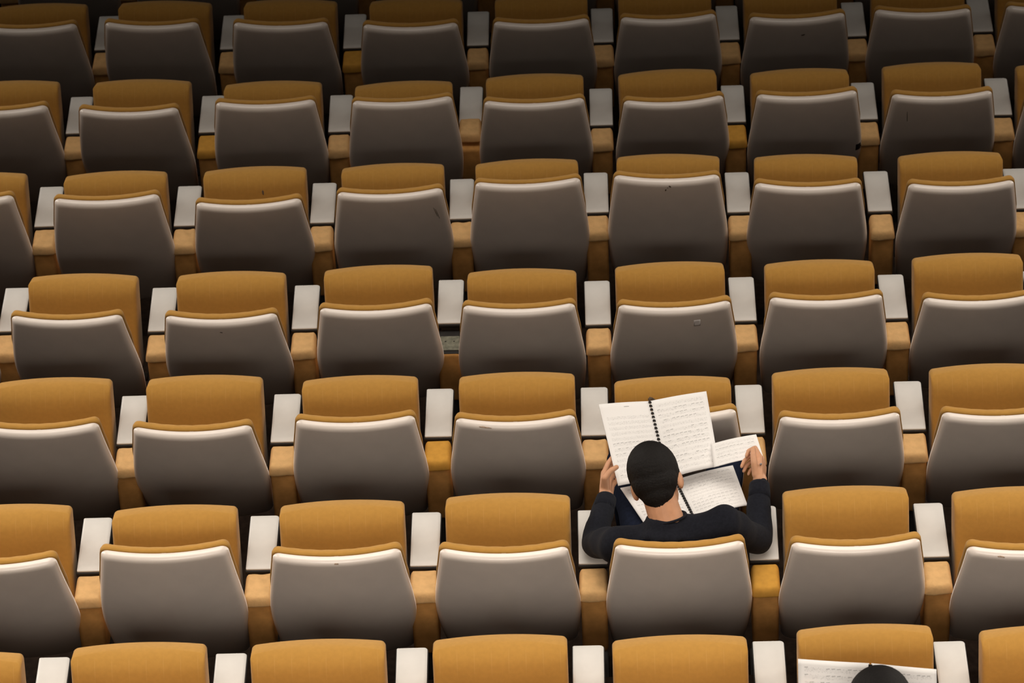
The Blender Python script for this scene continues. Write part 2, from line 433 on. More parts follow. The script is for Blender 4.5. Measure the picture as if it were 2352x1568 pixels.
ARM_SHIFT = {
1: {1: (-2, 21), 2: (6, 6), 3: (0, -7), 4: (-3, -7), 5: (-5, -3), 6: (-2, -4), 7: (4, 2), 8: (8, 16)},
2: {1: (-4, 11), 2: (6, -1), 3: (1, -16), 4: (0, 25), 5: (-4, -8), 6: (0, -5), 7: (-3, -5), 8: (7, 7)},
3: {1: (0, 1), 2: (9, -13), 3: (1, -11), 4: (2, -3), 5: (-13, 22), 6: (1, 5), 7: (4, -7), 8: (8, -8)},
4: {1: (-5, 17), 2: (9, 1), 3: (1, -1), 4: (-3, 15), 5: (-1, -9), 6: (-7, -3), 7: (6, -5)},
5: {2: (7, 0), 3: (3, -6), 4: (-3, 8), 5: (-4, 0), 6: (-7, -2), 7: (7, 2)},
6: {2: (1, 1), 3: (8, -3), 4: (-5, 0), 5: (-6, -3), 6: (3, 3), 7: (2, 3)},
7: {2: (1, -11), 3: (-2, -6), 4: (5, 6), 5: (-3, 4), 6: (-1, 11), 7: (1, -3)},
}
YELLOW = {(1, 3), (2, 2), (2, 6), (5, 4), (6, 6)}
proto_arm = make_arm()
yellow_pad = pad_mesh(1)
covers = [pad_mesh(10+i, 0.002, 0.0036) for i in range(7)]
def arm_label(r, k):
    what = 'armrest with mustard pad' if (r, k) in YELLOW else 'armrest with beige pad'
    if (r, k) == (4, 4): what = 'armrest missing its pad'
    if (r, k) == (2, 4): what = 'armrest with lifted beige pad'
    if r == 0: what = 'armrest'
    d = k-5
    where = ORD[1-d]+' to his left' if d <= 0 else ORD[d]+' to his right'
    if r == 6 and d in (0, 1): where = 'under his %s elbow' % ('left' if d == 0 else 'right')
    return '%s %s the reading man, %s' % (what, ROW_WORD[r], where)
AR = {}
first = True
me_cache = {}
for r in sorted(COLS):
    ks = [6, 7] if r == 8 else sorted(set(list(COLS[r])+[max(COLS[r])+1]))
    for k in ks:
        t = proto_arm if first else copy_tree(proto_arm)
        if first:
            first = False
        for ch in list(t.children):                       # a pad copied from the first armrest is replaced below
            if ch.name.split('.')[0] in ('pad', 'pad_cover'): bpy.data.objects.remove(ch)
        dx, dy = ARM_SHIFT.get(r, {}).get(k, (0, 0))
        t.location = (ROW_X[r]+(k-4.5)*PITCH+TW/2+dx/1000, ROW_Y[r]+dy/1000, ROW_Z[r]-ARM_H)
        t.rotation_euler = (0, 0, 0.012+rng.uniform(-.008, .008))
        t['label'] = arm_label(r, k)
        AR[(r, k)] = t
        if (r, k) == (4, 4):
            V, F = box(-0.042, 0.042, -0.404, -0.268, ARM_H-0.046, ARM_H-0.036, 0.004, 0.001)
            q_ = obj('gap_shade', V, F, M['black'], t)  # added black slab, paints in the shaded recess around the plate
            V, F = box(-0.036, 0.036, -0.388, -0.305, ARM_H-0.036, ARM_H-0.032, 0.002, 0.001)
            p_ = obj('mounting_plate', V, F, M['plate'], t); p_['label'] = 'bare grey-green metal plate with two screw holes'
            for sx in (-0.016, 0.016):
                V, F = tube([(sx, -0.338, ARM_H-0.0325), (sx, -0.338, ARM_H-0.0314)], 0.0032, 8); obj('screw_hole', V, F, M['black'], p_)
            continue
        if (r, k) in YELLOW: key, name, mt = 'y', 'pad', M['mustard_pad']
        else: key, name, mt = int(rng.randint(7)), 'pad_cover', M['cover']
        if key not in me_cache:
            V, F = yellow_pad if key == 'y' else covers[key]
            o = obj(name, V, F, mt, t); me_cache[key] = o.data
        else:
            o = bpy.data.objects.new(name, me_cache[key]); C.objects.link(o); o.parent = t
        if (r, k) == (2, 4): o.location = (0, 0.03, 0.018)
# ------------------------------------------------------------------ marks on single chairs
def child(t, kind): return [c for c in t.children if c.name.split('.')[0] == kind][0]
def patch(outline, mapf, lift):
    """thin irregular patch lying on a surface: mapf(x, v, lift)"""
    ol = np.asarray(outline, float); N = len(ol); c = ol.mean(0)
    P = np.vstack([ol, c+(ol-c)*0.6, c[None]])
    V = np.vstack([mapf(P[:, 0], P[:, 1], lift), mapf(P[:, 0], P[:, 1], lift-0.0006)]); F = []; o2 = len(P)
    for i in range(N):
        j = (i+1) % N
        F += [(i, j, N+j, N+i), (N+i, N+j, 2*N), (o2+i, o2+j, o2+N+j, o2+N+i), (o2+N+i, o2+N+j, o2+2*N), (i, j, o2+j, o2+i)]
    return V, F
def shell_surf(x, v, lift):
    d = edge_dist(np.stack([x, v], 1), SHELL_OL)
    return back_map(x, v, -SHELL_T*quarter(d, SHELL_R)-lift)
SHELL_OL = resample(back_outline(0.0), 0.02)
SEAT_OL = resample(round_poly(so, [0.03, 0.03, 0.042]+[0]*13+[0.042], 7), 0.02)
def seat_surf(x, s, lift):
    d = edge_dist(np.stack([x, s], 1), SEAT_OL)
    return seat_map(x, s, seat_top(d, x, s)+lift)
def blob(cx, cy, rx, ry, ang=0.0, n=14, seed=0):
    q = np.random.RandomState(seed); out = []
    for i in range(n):
        a = 2*math.pi*i/n; k = q.uniform(.75, 1.2)
        x, y = rx*k*math.cos(a), ry*k*math.sin(a)
        out.append((cx+x*math.cos(ang)-y*math.sin(ang), cy+x*math.sin(ang)+y*math.cos(ang)))
    return out
def streak(x0, v0, x1, v1, w=0.0012): 
    dx, dv = x1-x0, v1-v0; L_ = math.hypot(dx, dv); px, pv = -dv/L_*w/2, dx/L_*w/2
    return [(x0-px, v0-pv), ((x0+x1)/2-px*1.6, (v0+v1)/2-pv*1.6), (x1-px, v1-pv), (x1+px, v1+pv), ((x0+x1)/2+px*1.6, (v0+v1)/2+pv*1.6), (x0+px, v0+pv)]
def mark(rc, part, name, outline, material):
    V, F = patch(outline, shell_surf if part == 'backrest_shell' else seat_surf, 0.0009)
    obj(name, V, F, material, child(CH[rc], part))
mark((5, 5), 'seat', 'stain', blob(-0.072, 0.325, 0.022, 0.009, -0.45, seed=3), M['grime'])
mark((3, 2), 'seat', 'stain', blob(0.032, 0.300, 0.004, 0.010, 0.1, seed=5), M['grime'])
mark((3, 3), 'backrest_shell', 'scratch', streak(0.165, 0.075, 0.178, 0.125), M['grime'])
mark((3, 3), 'backrest_shell', 'scratch', streak(0.172, 0.085, 0.186, 0.14), M['grime'])
mark((3, 5), 'backrest_shell', 'speck', blob(0.012, 0.020, 0.005, 0.003, 0.5, seed=8), M['grime'])
mark((3, 5), 'backrest_shell', 'speck', blob(-0.004, 0.038, 0.003, 0.005, 0.2, seed=9), M['grime'])
mark((3, 5), 'backrest_shell', 'speck', blob(0.004, 0.027, 0.002, 0.002, 0.2, seed=10), M['grime'])
mark((1, 6), 'backrest_shell', 'scuff', blob(0.022, 0.075, 0.009, 0.003, -0.3, seed=11), M['grime'])
mark((2, 7), 'backrest_shell', 'scratch', streak(-0.142, 0.07, -0.140, 0.125, 0.0014), M['grime'])
mark((4, 2), 'backrest_shell', 'speck', blob(0.0, 0.045, 0.005, 0.002, 0.3, seed=12), M['grime'])
mark((7, 7), 'backrest_shell', 'scuff', blob(-0.05, 0.02, 0.012, 0.002, 0, seed=13), M['grime'])
mark((4, 5), 'backrest_shell', 'glue_mark', rect(0.068, 0.092, 0.050, 0.082), M['glue'])
mark((6, 7), 'backrest_shell', 'scuff', blob(-0.10, 0.010, 0.012, 0.002, 0.05, seed=14), M['scuff'])
mark((5, 4), 'backrest_shell', 'scuff', blob(-0.105, 0.010, 0.022, 0.002, 0.05, seed=15), M['scuff'])
mark((6, 3), 'backrest_shell', 'scuff', blob(0.0, 0.012, 0.008, 0.002, 0.0, seed=16), M['scuff'])
ol = rect(0.2085, half_w(0.325)-0.0005, 0.305, 0.345)
V, F = patch(resample(np.array(ol), 0.006), shell_surf, 0.0014); obj('black_tape', V, F, M['tape'], child(CH[(2, 6)], 'backrest_shell'))

# ------------------------------------------------------------------ people
def capsule(p0, r0, p1, r1, n=18, k=6):
    p0 = np.array(p0, float); p1 = np.array(p1, float); ax = p1-p0; L_ = np.linalg.norm(ax); ax /= L_
    pts = []; rad = []
    for i in range(k+1):
        a = -math.pi/2+math.pi/2*i/k; pts.append(p0+ax*math.sin(a)*r0); rad.append(max(1e-4, math.cos(a)*r0))
    for i in range(k+1):
        a = math.pi/2*i/k; pts.append(p1+ax*math.sin(a)*r1); rad.append(max(1e-4, math.cos(a)*r1))
    h = np.array([0, 0, 1.]) if abs(ax[2]) < .9 else np.array([1., 0, 0])
    e1 = np.cross(ax, h); e1 /= np.linalg.norm(e1); e2 = np.cross(ax, e1); V = []; F = []
    for p, r in zip(pts, rad):
        for i in range(n):
            a = 2*math.pi*i/n; V.append(p+r*(math.cos(a)*e1+math.sin(a)*e2))
    K = len(pts)
    for j in range(K-1):
        for i in range(n): F.append((j*n+i, j*n+(i+1) % n, (j+1)*n+(i+1) % n, (j+1)*n+i))
    F.append(tuple(range(n))); F.append(tuple((K-1)*n+i for i in range(n)))
    return np.array(V), F
def ellipsoid(c, axes, radii, n=24, k=14):
    A = np.array(axes, float)*np.array(radii, float)[:, None]; V = []; F = []
    for j in range(k+1):
        th = math.pi*j/k
        for i in range(n):
            a = 2*math.pi*i/n
            V.append(np.array(c)+max(1e-3, math.sin(th))*math.cos(a)*A[0]+max(1e-3, math.sin(th))*math.sin(a)*A[1]+math.cos(th)*A[2])
    for j in range(k):
        for i in range(n): F.append((j*n+i, j*n+(i+1) % n, (j+1)*n+(i+1) % n, (j+1)*n+i))
    F.append(tuple(range(n))); F.append(tuple(k*n+i for i in range(n)))
    return np.array(V), F
def fuse(name, pieces, voxel, smooth, material, parent=None, warp=None):
    """one continuous skin over overlapping pieces"""
    V, F = merge(*pieces)
    o = obj(name, V, F, material)
    md = o.modifiers.new('skin', 'REMESH'); md.mode = 'VOXEL'; md.voxel_size = voxel; md.use_smooth_shade = True
    sm = o.modifiers.new('soft', 'SMOOTH'); sm.factor = 0.5; sm.iterations = smooth
    dg = bpy.context.evaluated_depsgraph_get(); dg.update()
    me = bpy.data.meshes.new_from_object(o.evaluated_get(dg))
    o.modifiers.clear(); o.data = me; me.name = name
    me.polygons.foreach_set('use_smooth', [True]*len(me.polygons))
    if warp:
        co = np.empty(len(me.vertices)*3); me.vertices.foreach_get('co', co); co = co.reshape(-1, 3)
        nn = np.empty(len(me.vertices)*3); me.vertices.foreach_get('normal', nn); nn = nn.reshape(-1, 3)
        me.vertices.foreach_set('co', warp(co, nn).ravel()); me.update()
    if not me.materials: me.materials.append(material)
    if parent: o.parent = parent
    return o
def unit(v): v = np.array(v, float); return v/np.linalg.norm(v)
def chain(pts, rads): return [capsule(pts[i], rads[i], pts[i+1], rads[i+1], 14, 5) for i in range(len(pts)-1)]

def hand(W, D, B, T, curl, thumb, spread=0.06, s=1.0):
    """W wrist, D towards the knuckles, B out of the back of the hand, T towards the thumb; curl: three bends per finger (index to little)"""
    W = np.array(W, float); D, B, T = unit(D), unit(B), unit(T); P = []
    off = [0.030, 0.010, -0.011, -0.030]; reach = [0.086, 0.090, 0.084, 0.076]
    ln = [(0.042, 0.025, 0.020), (0.046, 0.029, 0.021), (0.043, 0.027, 0.021), (0.034, 0.020, 0.018)]
    rd = [(0.0095, 0.0086, 0.0078, 0.0066), (0.0098, 0.0088, 0.0079, 0.0067), (0.0093, 0.0084, 0.0076, 0.0065), (0.0083, 0.0074, 0.0066, 0.0057)]
    K = []
    for f in range(4):
        k = W+s*(D*reach[f]+T*off[f]+B*(0.004-abs(off[f])*0.1)); K.append(k)
        P.append(capsule(W+s*(D*0.008+T*off[f]*0.55), 0.0155*s, k, 0.0112*s, 14, 5))
        p = k; ang = 0; pts = [k]; d0 = unit(D+T*(spread*(1.5-f)))
        for q in range(3):
            ang += curl[f][q]; d = math.cos(ang)*d0-math.sin(ang)*B
            p = p+s*ln[f][q]*d; pts.append(p)
        P += chain(pts, [r*s for r in rd[f]])
    for f in range(3): P.append(capsule(K[f]*0.6+W*0.4, 0.013*s, K[f+1]*0.6+W*0.4, 0.0125*s, 12, 4))
    b = W+s*(D*0.022+T*0.024-B*0.008); pts = [b]
    for v, l in zip(thumb, (0.040, 0.032, 0.026)): pts.append(pts[-1]+s*l*unit(v[0]*D+v[1]*B+v[2]*T))
    P += chain(pts, [0.0155*s, 0.0118*s, 0.0102*s, 0.0082*s])
    return P

def head_frame(face, roll):
    F_ = unit(face); U0 = unit(np.array([0, 0, 1.])-F_*F_[2]); R0 = np.cross(F_, U0)
    U_ = math.cos(roll)*U0+math.sin(roll)*R0; R_ = np.cross(F_, U_)
    return F_, U_, R_

def make_person(label, origin, J, group=None):
    t = thing('person', label, 'person', origin)
    F_, U_, R_ = head_frame(J['face'], J['roll']); H = np.array(J['head'], float)
    def hp(f, u, r=0.0): return H+F_*f+U_*u+R_*r
    ax = (R_, F_, U_); s = J.get('scale', 1.0)
    body = []
    # head: braincase, face, jaw, nose, brow, ears, neck
    body += [ellipsoid(H, ax, (0.0745, 0.092, 0.084)), ellipsoid(hp(0.028, -0.062), ax, (0.060, 0.066, 0.074)), ellipsoid(hp(0.062, -0.120), ax, (0.030, 0.026, 0.024)),
             capsule(hp(0.090, -0.030), 0.008, hp(0.108, -0.072), 0.013), capsule(hp(0.080, -0.012, -0.035), 0.012, hp(0.080, -0.012, 0.035), 0.012),
             capsule(hp(0.088, -0.100, -0.016), 0.008, hp(0.088, -0.100, 0.016), 0.008)]
    for sd in (-1, 1):
        body += [ellipsoid(hp(0.004, -0.038, sd*0.0755), (unit(R_*sd-F_*0.5), unit(F_+R_*sd*0.5), U_), (0.009, 0.019, 0.031)),
                 ellipsoid(hp(0.010, -0.056, sd*0.0745), ax, (0.009, 0.011, 0.014))]
    c7 = np.array(J['c7'], float)
    body += [capsule(hp(-0.028, -0.060), 0.052, c7, 0.056), capsule(hp(0.02, -0.09), 0.046, c7+np.array([0, 0.035, -0.02]), 0.054)]
    ch, wa, pe = (np.array(J[k], float) for k in ('chest', 'waist', 'pelvis'))
    shL, shR = np.array(J['shoulder'][0], float), np.array(J['shoulder'][1], float)
    sx = unit(shR-shL); sa = unit(c7-ch); sb = np.cross(sx, sa)
    torso = [ellipsoid(ch-sa*0.012, (sx, sb, sa), (0.158*s, 0.098*s, 0.115*s)), ellipsoid((ch+wa)/2, (sx, sb, unit(ch-wa)), (0.148*s, 0.095*s, 0.12*s)),
             capsule(wa-sx*0.05, 0.092*s, wa+sx*0.05, 0.092*s), capsule(pe-sx*0.065, 0.098*s, pe+sx*0.065, 0.098*s), capsule(wa, 0.10*s, pe, 0.10*s)]
    trap = [capsule(c7-sa*0.034, 0.056, shL+(c7-shL)*0.15+np.array([0, 0, -0.010]), 0.036), capsule(c7-sa*0.034, 0.056, shR+(c7-shR)*0.15+np.array([0, 0, -0.010]), 0.036)]
    arms = []; fore = []
    for sh, el, wr in zip((shL, shR), J['elbow'], J['wrist']):
        el = np.array(el, float); wr = np.array(wr, float)
        arms += [capsule(sh, 0.058*s, sh*0.55+el*0.45, 0.049*s), capsule(sh*0.55+el*0.45, 0.049*s, el, 0.041*s)]
        m_ = el*0.65+wr*0.35
        fore += [capsule(el, 0.041*s, m_, 0.040*s), capsule(m_, 0.040*s, wr, 0.026*s)]
        arms.append(capsule(sh, 0.058*s, ch+(sh-ch)*0.45, 0.075*s))
    legs = []; shins = []
    for hi, kn, an in zip(J['hip'], J['knee'], J['ankle']):
        legs += [capsule(hi, 0.078*s, kn, 0.056*s)]; kn = np.array(kn, float); an = np.array(an, float)
        md_ = kn*0.65+an*0.35+np.array([0, -0.012, 0]); shins += [capsule(kn, 0.056*s, md_, 0.052*s), capsule(md_, 0.052*s, an, 0.036*s)]
    feet = []
    for an in J['ankle']: feet.append((np.array(an, float)+np.array([0, -0.02, -0.035]), np.array(an, float)+np.array([0, 0.14, -0.052])))
    def shrink(pcs, k):                                    # the body under the clothes
        out = []
        for v, f in pcs: c = v.mean(0); out.append((c+(v-c)*k, f))
        return out
    hands = []
    for h in J['hands']: hands += hand(*h)
    skin = body+shrink(torso+arms+trap, 0.90)+shrink(fore, 0.90)+shrink(legs+shins, 0.9)+[capsule(a, 0.030, b, 0.026) for a, b in feet]+hands
    for wr, h in zip(J['wrist'], J['hands']):
        W = np.array(h[0]); skin.append(capsule(np.array(wr, float), 0.025, W+unit(h[1])*0.012, 0.0235))
    b = fuse('body', skin, J['voxel'], 5, M['skin'], t)
    b['label'] = 'bare skin of the head, neck and hands'
    # sweater: torso and arms down to the cuffs, grown a little, with soft folds
    q = np.random.RandomState(J['seed'])
    wv = [(unit(q.normal(size=3)), q.uniform(28, 60), q.uniform(0, 6)) for _ in range(7)]
    def folds(co, n):
        w = sum(np.sin((co@d)*k+1.6*np.sin((co@np.roll(d, 1))*k*0.6)+p) for d, k, p in wv)/7
        return co+n*(0.006+0.0085*w)[:, None]
    na = unit(J['neck_axis']); co_ = np.array(J['collar'], float)
    hem = [tube([co_+na*0.010, co_-na*0.02, co_-na*0.05], [0.0600, 0.068, 0.096], 28)]
    cuffs = []
    sw = fuse('sweater', torso+arms+trap+fore+hem, 0.0075, 6, M['sweater'], t, folds)
    ring = []
    e1 = sx; e2 = unit(np.cross(J['neck_axis'], sx)); cc = np.array(J['collar'], float)
    for i in range(40):
        a = 2*math.pi*i/40; ring.append(cc+na*0.006+0.0640*math.cos(a)*e1+0.0630*math.sin(a)*e2)
    V, F = tube(ring, 0.0042, 10, True); obj('collar', V, F, M['sweater'], sw)
    for wr, el, h in zip(J['wrist'], J['elbow'], J['hands']):
        d = unit(np.array(wr, float)-np.array(el, float)); wr = np.array(wr, float)
        V, F = tube([wr-d*0.055, wr-d*0.03, wr-d*0.004, wr+d*0.004, wr+d*0.003], [0.037, 0.036, 0.0345, 0.0335, 0.028], 24); obj('cuff', V, F, M['sweater'], sw)
    def tf(co, n): 
        w = sum(np.sin((co@d)*k*0.8+p) for d, k, p in wv)/7
        return co+n*(0.006+0.004*w)[:, None]
    fuse('trousers', legs+shins+[capsule(pe-sx*0.065, 0.1*s, pe+sx*0.065, 0.1*s)], 0.009, 6, M['trousers'], t, tf)
    for a, b_ in feet:
        V, F = merge(ellipsoid(a+(b_-a)*0.5, ((1, 0, 0), unit(b_-a), np.cross((1, 0, 0), unit(b_-a))), (0.046, 0.135, 0.042)), capsule(a+np.array([0, 0, 0.01]), 0.045, a+np.array([0, 0, 0.045]), 0.043))
        V[:, 2] = np.maximum(V[:, 2], J['floor']); fuse('shoe', [(V, F)], 0.008, 4, M['shoe'], t)
    for sd in (-1, 1):
        V, F = ellipsoid(hp(0.0835, -0.030, sd*0.031), ax, (0.013, 0.0075, 0.0055), 14, 8); e_ = obj('eye', V, F, M['eye'], t)
        V, F = ellipsoid(hp(0.0895, -0.0305, sd*0.031), ax, (0.0045, 0.003, 0.0045), 12, 6); obj('iris', V, F, M['hair'], e_)
        V, F = capsule(hp(0.0905, -0.008, sd*0.018), 0.003, hp(0.084, -0.006, sd*0.046), 0.0022); obj('eyebrow', V, F, M['hair'], t)
    V, F = merge(capsule(hp(0.0955, -0.097, -0.018), 0.0035, hp(0.099, -0.097, 0.0), 0.0045), capsule(hp(0.099, -0.097, 0.0), 0.0045, hp(0.0955, -0.097, 0.018), 0.0035), capsule(hp(0.0945, -0.104, -0.014), 0.004, hp(0.0945, -0.104, 0.014), 0.004))
    obj('lips', V, F, M['lips'], t)
    # hair: close cap over the braincase, running down to the nape
    if J.get('hair', 'short') == 'short':
        hp_ = [ellipsoid(hp(-0.008, 0.008), ax, (0.0835, 0.1000, 0.0985)), ellipsoid(hp(-0.034, -0.030), ax, (0.0755, 0.066, 0.076)), ellipsoid(hp(-0.038, -0.062), ax, (0.058, 0.050, 0.066)), ellipsoid(hp(-0.038, -0.084), ax, (0.043, 0.034, 0.056)),
               capsule(hp(0.004, -0.01, -0.073), 0.011, hp(0.010, -0.036, -0.071), 0.007), capsule(hp(0.004, -0.01, 0.073), 0.011, hp(0.010, -0.036, 0.071), 0.007)]
    else:
        hp_ = [ellipsoid(hp(-0.012, 0.012), ax, (0.090, 0.102, 0.094)), ellipsoid(hp(-0.046, -0.050), ax, (0.078, 0.056, 0.085)), ellipsoid(hp(-0.02, -0.03, -0.066), ax, (0.028, 0.05, 0.06)), ellipsoid(hp(-0.02, -0.03, 0.066), ax, (0.028, 0.05, 0.06))]
    def tufts(co, n):
        r = (co-H); a_ = r@R_; f_ = r@F_; u_ = r@U_
        w = np.sin(a_*900+np.sin(u_*530)*2)*np.sin(f_*840+np.sin(a_*610)*2)
        rag = np.clip((-0.05-u_)/0.06, 0, 1)
        return co+n*(0.0006*w-0.0015*rag)[:, None]
    fuse('hair', hp_, 0.003, 14, M['hair'], t, tufts)
    return t

# the reading man in the sixth row
def local(r, c): return (ROW_X[r]+(c-4.5)*PITCH+SEAT_X, ROW_Y[r], ROW_Z[r])
MAN = local(6, 5)
lw, rw = (-0.236, -0.012, 0.058), (0.272, -0.012, 0.112)
man = make_person('man in a dark navy sweater reading an open score, seen from behind', MAN, dict(
    head=(-0.075, -0.226, 0.340), face=(0.16, 0.62, -0.76), roll=-0.42, c7=(-0.034, -0.345, 0.235), neck_axis=unit((0.02, 0.42, 0.9)), collar=(-0.038, -0.335, 0.240),
    chest=(-0.03, -0.360, 0.130), waist=(-0.015, -0.25, 0.00), pelvis=(0.0, -0.165, -0.060),
    shoulder=((-0.195, -0.385, 0.180), (0.148, -0.346, 0.226)), elbow=((-0.272, -0.235, 0.052), (0.262, -0.235, 0.052)), wrist=((-0.234, -0.020, 0.058), (0.271, -0.022, 0.108)),
    hip=((-0.09, -0.13, -0.092), (0.09, -0.13, -0.092)), knee=((-0.175, 0.33, -0.075), (0.175, 0.33, -0.075)), ankle=((-0.15, 0.36, -0.51), (0.15, 0.36, -0.51)), floor=-ARM_H+0.001,
    hands=[(lw, (0.10, 0.95, 0.10), (-0.86, 0.12, -0.42), (-0.40, 0.0, 0.9), [(0.35, 0.3, 0.2), (0.4, 0.35, 0.2), (0.45, 0.35, 0.2), (0.5, 0.4, 0.2)], [(0.05, -0.35, 0.80), (0.55, -0.62, 0.15), (0.62, -0.48, -0.30)]),
           (rw, (0.10, 0.90, 0.36), (0.95, -0.10, 0.25), (-0.25, -0.35, 0.9), [(0.45, 1.45, 0.9), (1.15, 1.15, 0.5), (1.2, 1.1, 0.5), (1.25, 1.05, 0.5)], [(0.74, -0.10, 0.55), (0.95, -0.15, 0.15), (0.97, -0.12, -0.12)], 0.05, 0.95)],
    voxel=0.0034, seed=4, scale=0.95))
man.name = 'person'

# ------------------------------------------------------------------ scores
def score_material(name, systems, seed, strong=0.55, margin=0.07, title=0.0):
    """white paper printed with rows of staves: five lines, note heads and dark beams; UV: u across the page, v from the foot up"""
    mt, nt, b = mat(name, (0.95, 0.93, 0.92), 0.75, 0.15); L = nt.links.new
    def N(kind, **kw):
        nd = nt.nodes.new(kind)
        for k, v in kw.items(): setattr(nd, k, v)
        return nd
    def mth(op, *a):
        nd = N('ShaderNodeMath', operation=op)
        for i, q in enumerate(a):
            if isinstance(q, (int, float)): nd.inputs[i].default_value = q
            else: L(q, nd.inputs[i])
        return nd.outputs[0]
    uv = N('ShaderNodeUVMap'); sp = N('ShaderNodeSeparateXYZ'); L(uv.outputs[0], sp.inputs[0]); u, v = sp.outputs[0], sp.outputs[1]
    v1 = mth('DIVIDE', mth('SUBTRACT', v, margin), 1-2*margin-title)
    inside = mth('MULTIPLY', mth('MULTIPLY', mth('GREATER_THAN', v1, 0.0), mth('LESS_THAN', v1, 1.0)), mth('MULTIPLY', mth('GREATER_THAN', u, 0.09), mth('LESS_THAN', u, 0.93)))
    sv = mth('MULTIPLY', v1, systems); row = mth('FLOOR', sv); fr = mth('FRACT', sv)
    t5 = mth('DIVIDE', mth('SUBTRACT', fr, 0.30), 0.40)                       # 0..1 over the five lines
    instaff = mth('MULTIPLY', mth('GREATER_THAN', t5, -0.02), mth('LESS_THAN', t5, 1.02))
    line = mth('MULTIPLY', instaff, mth('GREATER_THAN', mth('ABSOLUTE', mth('SUBTRACT', mth('FRACT', mth('ADD', mth('MULTIPLY', t5, 4.0), 0.5)), 0.5)), 2.0))
    near = mth('LESS_THAN', mth('ABSOLUTE', mth('SUBTRACT', mth('FRACT', mth('ADD', mth('MULTIPLY', t5, 4.0), 0.5)), 0.5)), 0.09)
    line = mth('MULTIPLY', mth('MULTIPLY', instaff, near), 0.26)
    cb = N('ShaderNodeCombineXYZ'); L(mth('MULTIPLY', u, 46.0), cb.inputs[0]); L(mth('MULTIPLY', sv, 5.5), cb.inputs[1]); cb.inputs[2].default_value = seed*3.7
    nz = N('ShaderNodeTexNoise'); nz.inputs['Scale'].default_value = 1.0; nz.inputs['Detail'].default_value = 1.0; L(cb.outputs[0], nz.inputs['Vector'])
    band = mth('MULTIPLY', mth('GREATER_THAN', fr, 0.16), mth('LESS_THAN', fr, 0.84))
    notes = mth('MULTIPLY', mth('MULTIPLY', band, mth('GREATER_THAN', nz.outputs['Fac'], 0.60)), 0.20)
    # beams: short dark bars in some of the rows
    cr = N('ShaderNodeCombineXYZ'); L(row, cr.inputs[0]); cr.inputs[1].default_value = seed
    wn = N('ShaderNodeTexWhiteNoise', noise_dimensions='2D'); L(cr.outputs[0], wn.inputs['Vector'])
    has = mth('GREATER_THAN', wn.outputs['Value'], 1-strong)
    seg = mth('MULTIPLY', u, 13.0); cs = N('ShaderNodeCombineXYZ'); L(mth('FLOOR', seg), cs.inputs[0]); L(row, cs.inputs[1])
    w2 = N('ShaderNodeTexWhiteNoise', noise_dimensions='2D'); L(cs.outputs[0], w2.inputs['Vector'])
    fs = mth('FRACT', seg)
    by = mth('ADD', 0.72, mth('MULTIPLY', mth('SUBTRACT', w2.outputs['Value'], 0.5), 0.16))
    beam = mth('MULTIPLY', mth('LESS_THAN', mth('ABSOLUTE', mth('SUBTRACT', mth('SUBTRACT', fr, by), mth('MULTIPLY', mth('SUBTRACT', fs, 0.5), 0.10))), 0.055), mth('MULTIPLY', mth('GREATER_THAN', fs, 0.12), mth('LESS_THAN', fs, 0.8)))
    beam = mth('MULTIPLY', mth('MULTIPLY', beam, has), mth('MULTIPLY', mth('GREATER_THAN', w2.outputs['Value'], 0.35), 0.5))
    bar = mth('MULTIPLY', mth('LESS_THAN', mth('FRACT', mth('MULTIPLY', u, 5.0)), 0.018), instaff)
    ink = mth('MULTIPLY', inside, mth('MAXIMUM', mth('MAXIMUM', line, notes), mth('MAXIMUM', beam, mth('MULTIPLY', bar, 0.2))))
    if title:
        tt = mth('MULTIPLY', mth('LESS_THAN', mth('ABSOLUTE', mth('SUBTRACT', u, 0.52)), 0.05), mth('LESS_THAN', mth('ABSOLUTE', mth('SUBTRACT', v, 1-title*0.55)), 0.004))
        ink = mth('MAXIMUM', ink, mth('MULTIPLY', tt, 0.6))
    mx = N('ShaderNodeMixRGB'); L(ink, mx.inputs[0]); mx.inputs[1].default_value = (0.95, 0.93, 0.92, 1); mx.inputs[2].default_value = (0.05, 0.042, 0.045, 1)
    L(mx.outputs[0], b.inputs['Base Color'])
    return mt
def page(name, tl, tr, br, bl, bow, thick, material, parent=None, nu=16, nv=18):
    tl, tr, br, bl = (np.array(p, float) for p in (tl, tr, br, bl))
    nrm = unit(np.cross(tr-tl, bl-tl)); nrm = nrm if nrm[2] > 0 else -nrm
    V = []; UV = []
    for side in (0, 1):
        for j in range(nv+1):
            for i in range(nu+1):
                a, c = i/nu, j/nv
                p = (tl*(1-a)+tr*a)*(1-c)+(bl*(1-a)+br*a)*c
                p = p+nrm*(bow(a, c)-thick*side); V.append(p); UV.append((a, 1-c))
    F = []; m_ = (nu+1)*(nv+1)
    for side in (0, 1):
        for j in range(nv):
            for i in range(nu):
                k = side*m_+j*(nu+1)+i; F.append((k, k+1, k+nu+2, k+nu+1))
    rim = [i for i in range(nu+1)]+[j*(nu+1)+nu for j in range(1, nv+1)]+[nv*(nu+1)+i for i in range(nu-1, -1, -1)]+[j*(nu+1) for j in range(nv-1, 0, -1)]
    for a, c in zip(rim, rim[1:]+rim[:1]): F.append((a, c, m_+c, m_+a))
    o = obj(name, V, F, material, parent, True, UV)
    return o
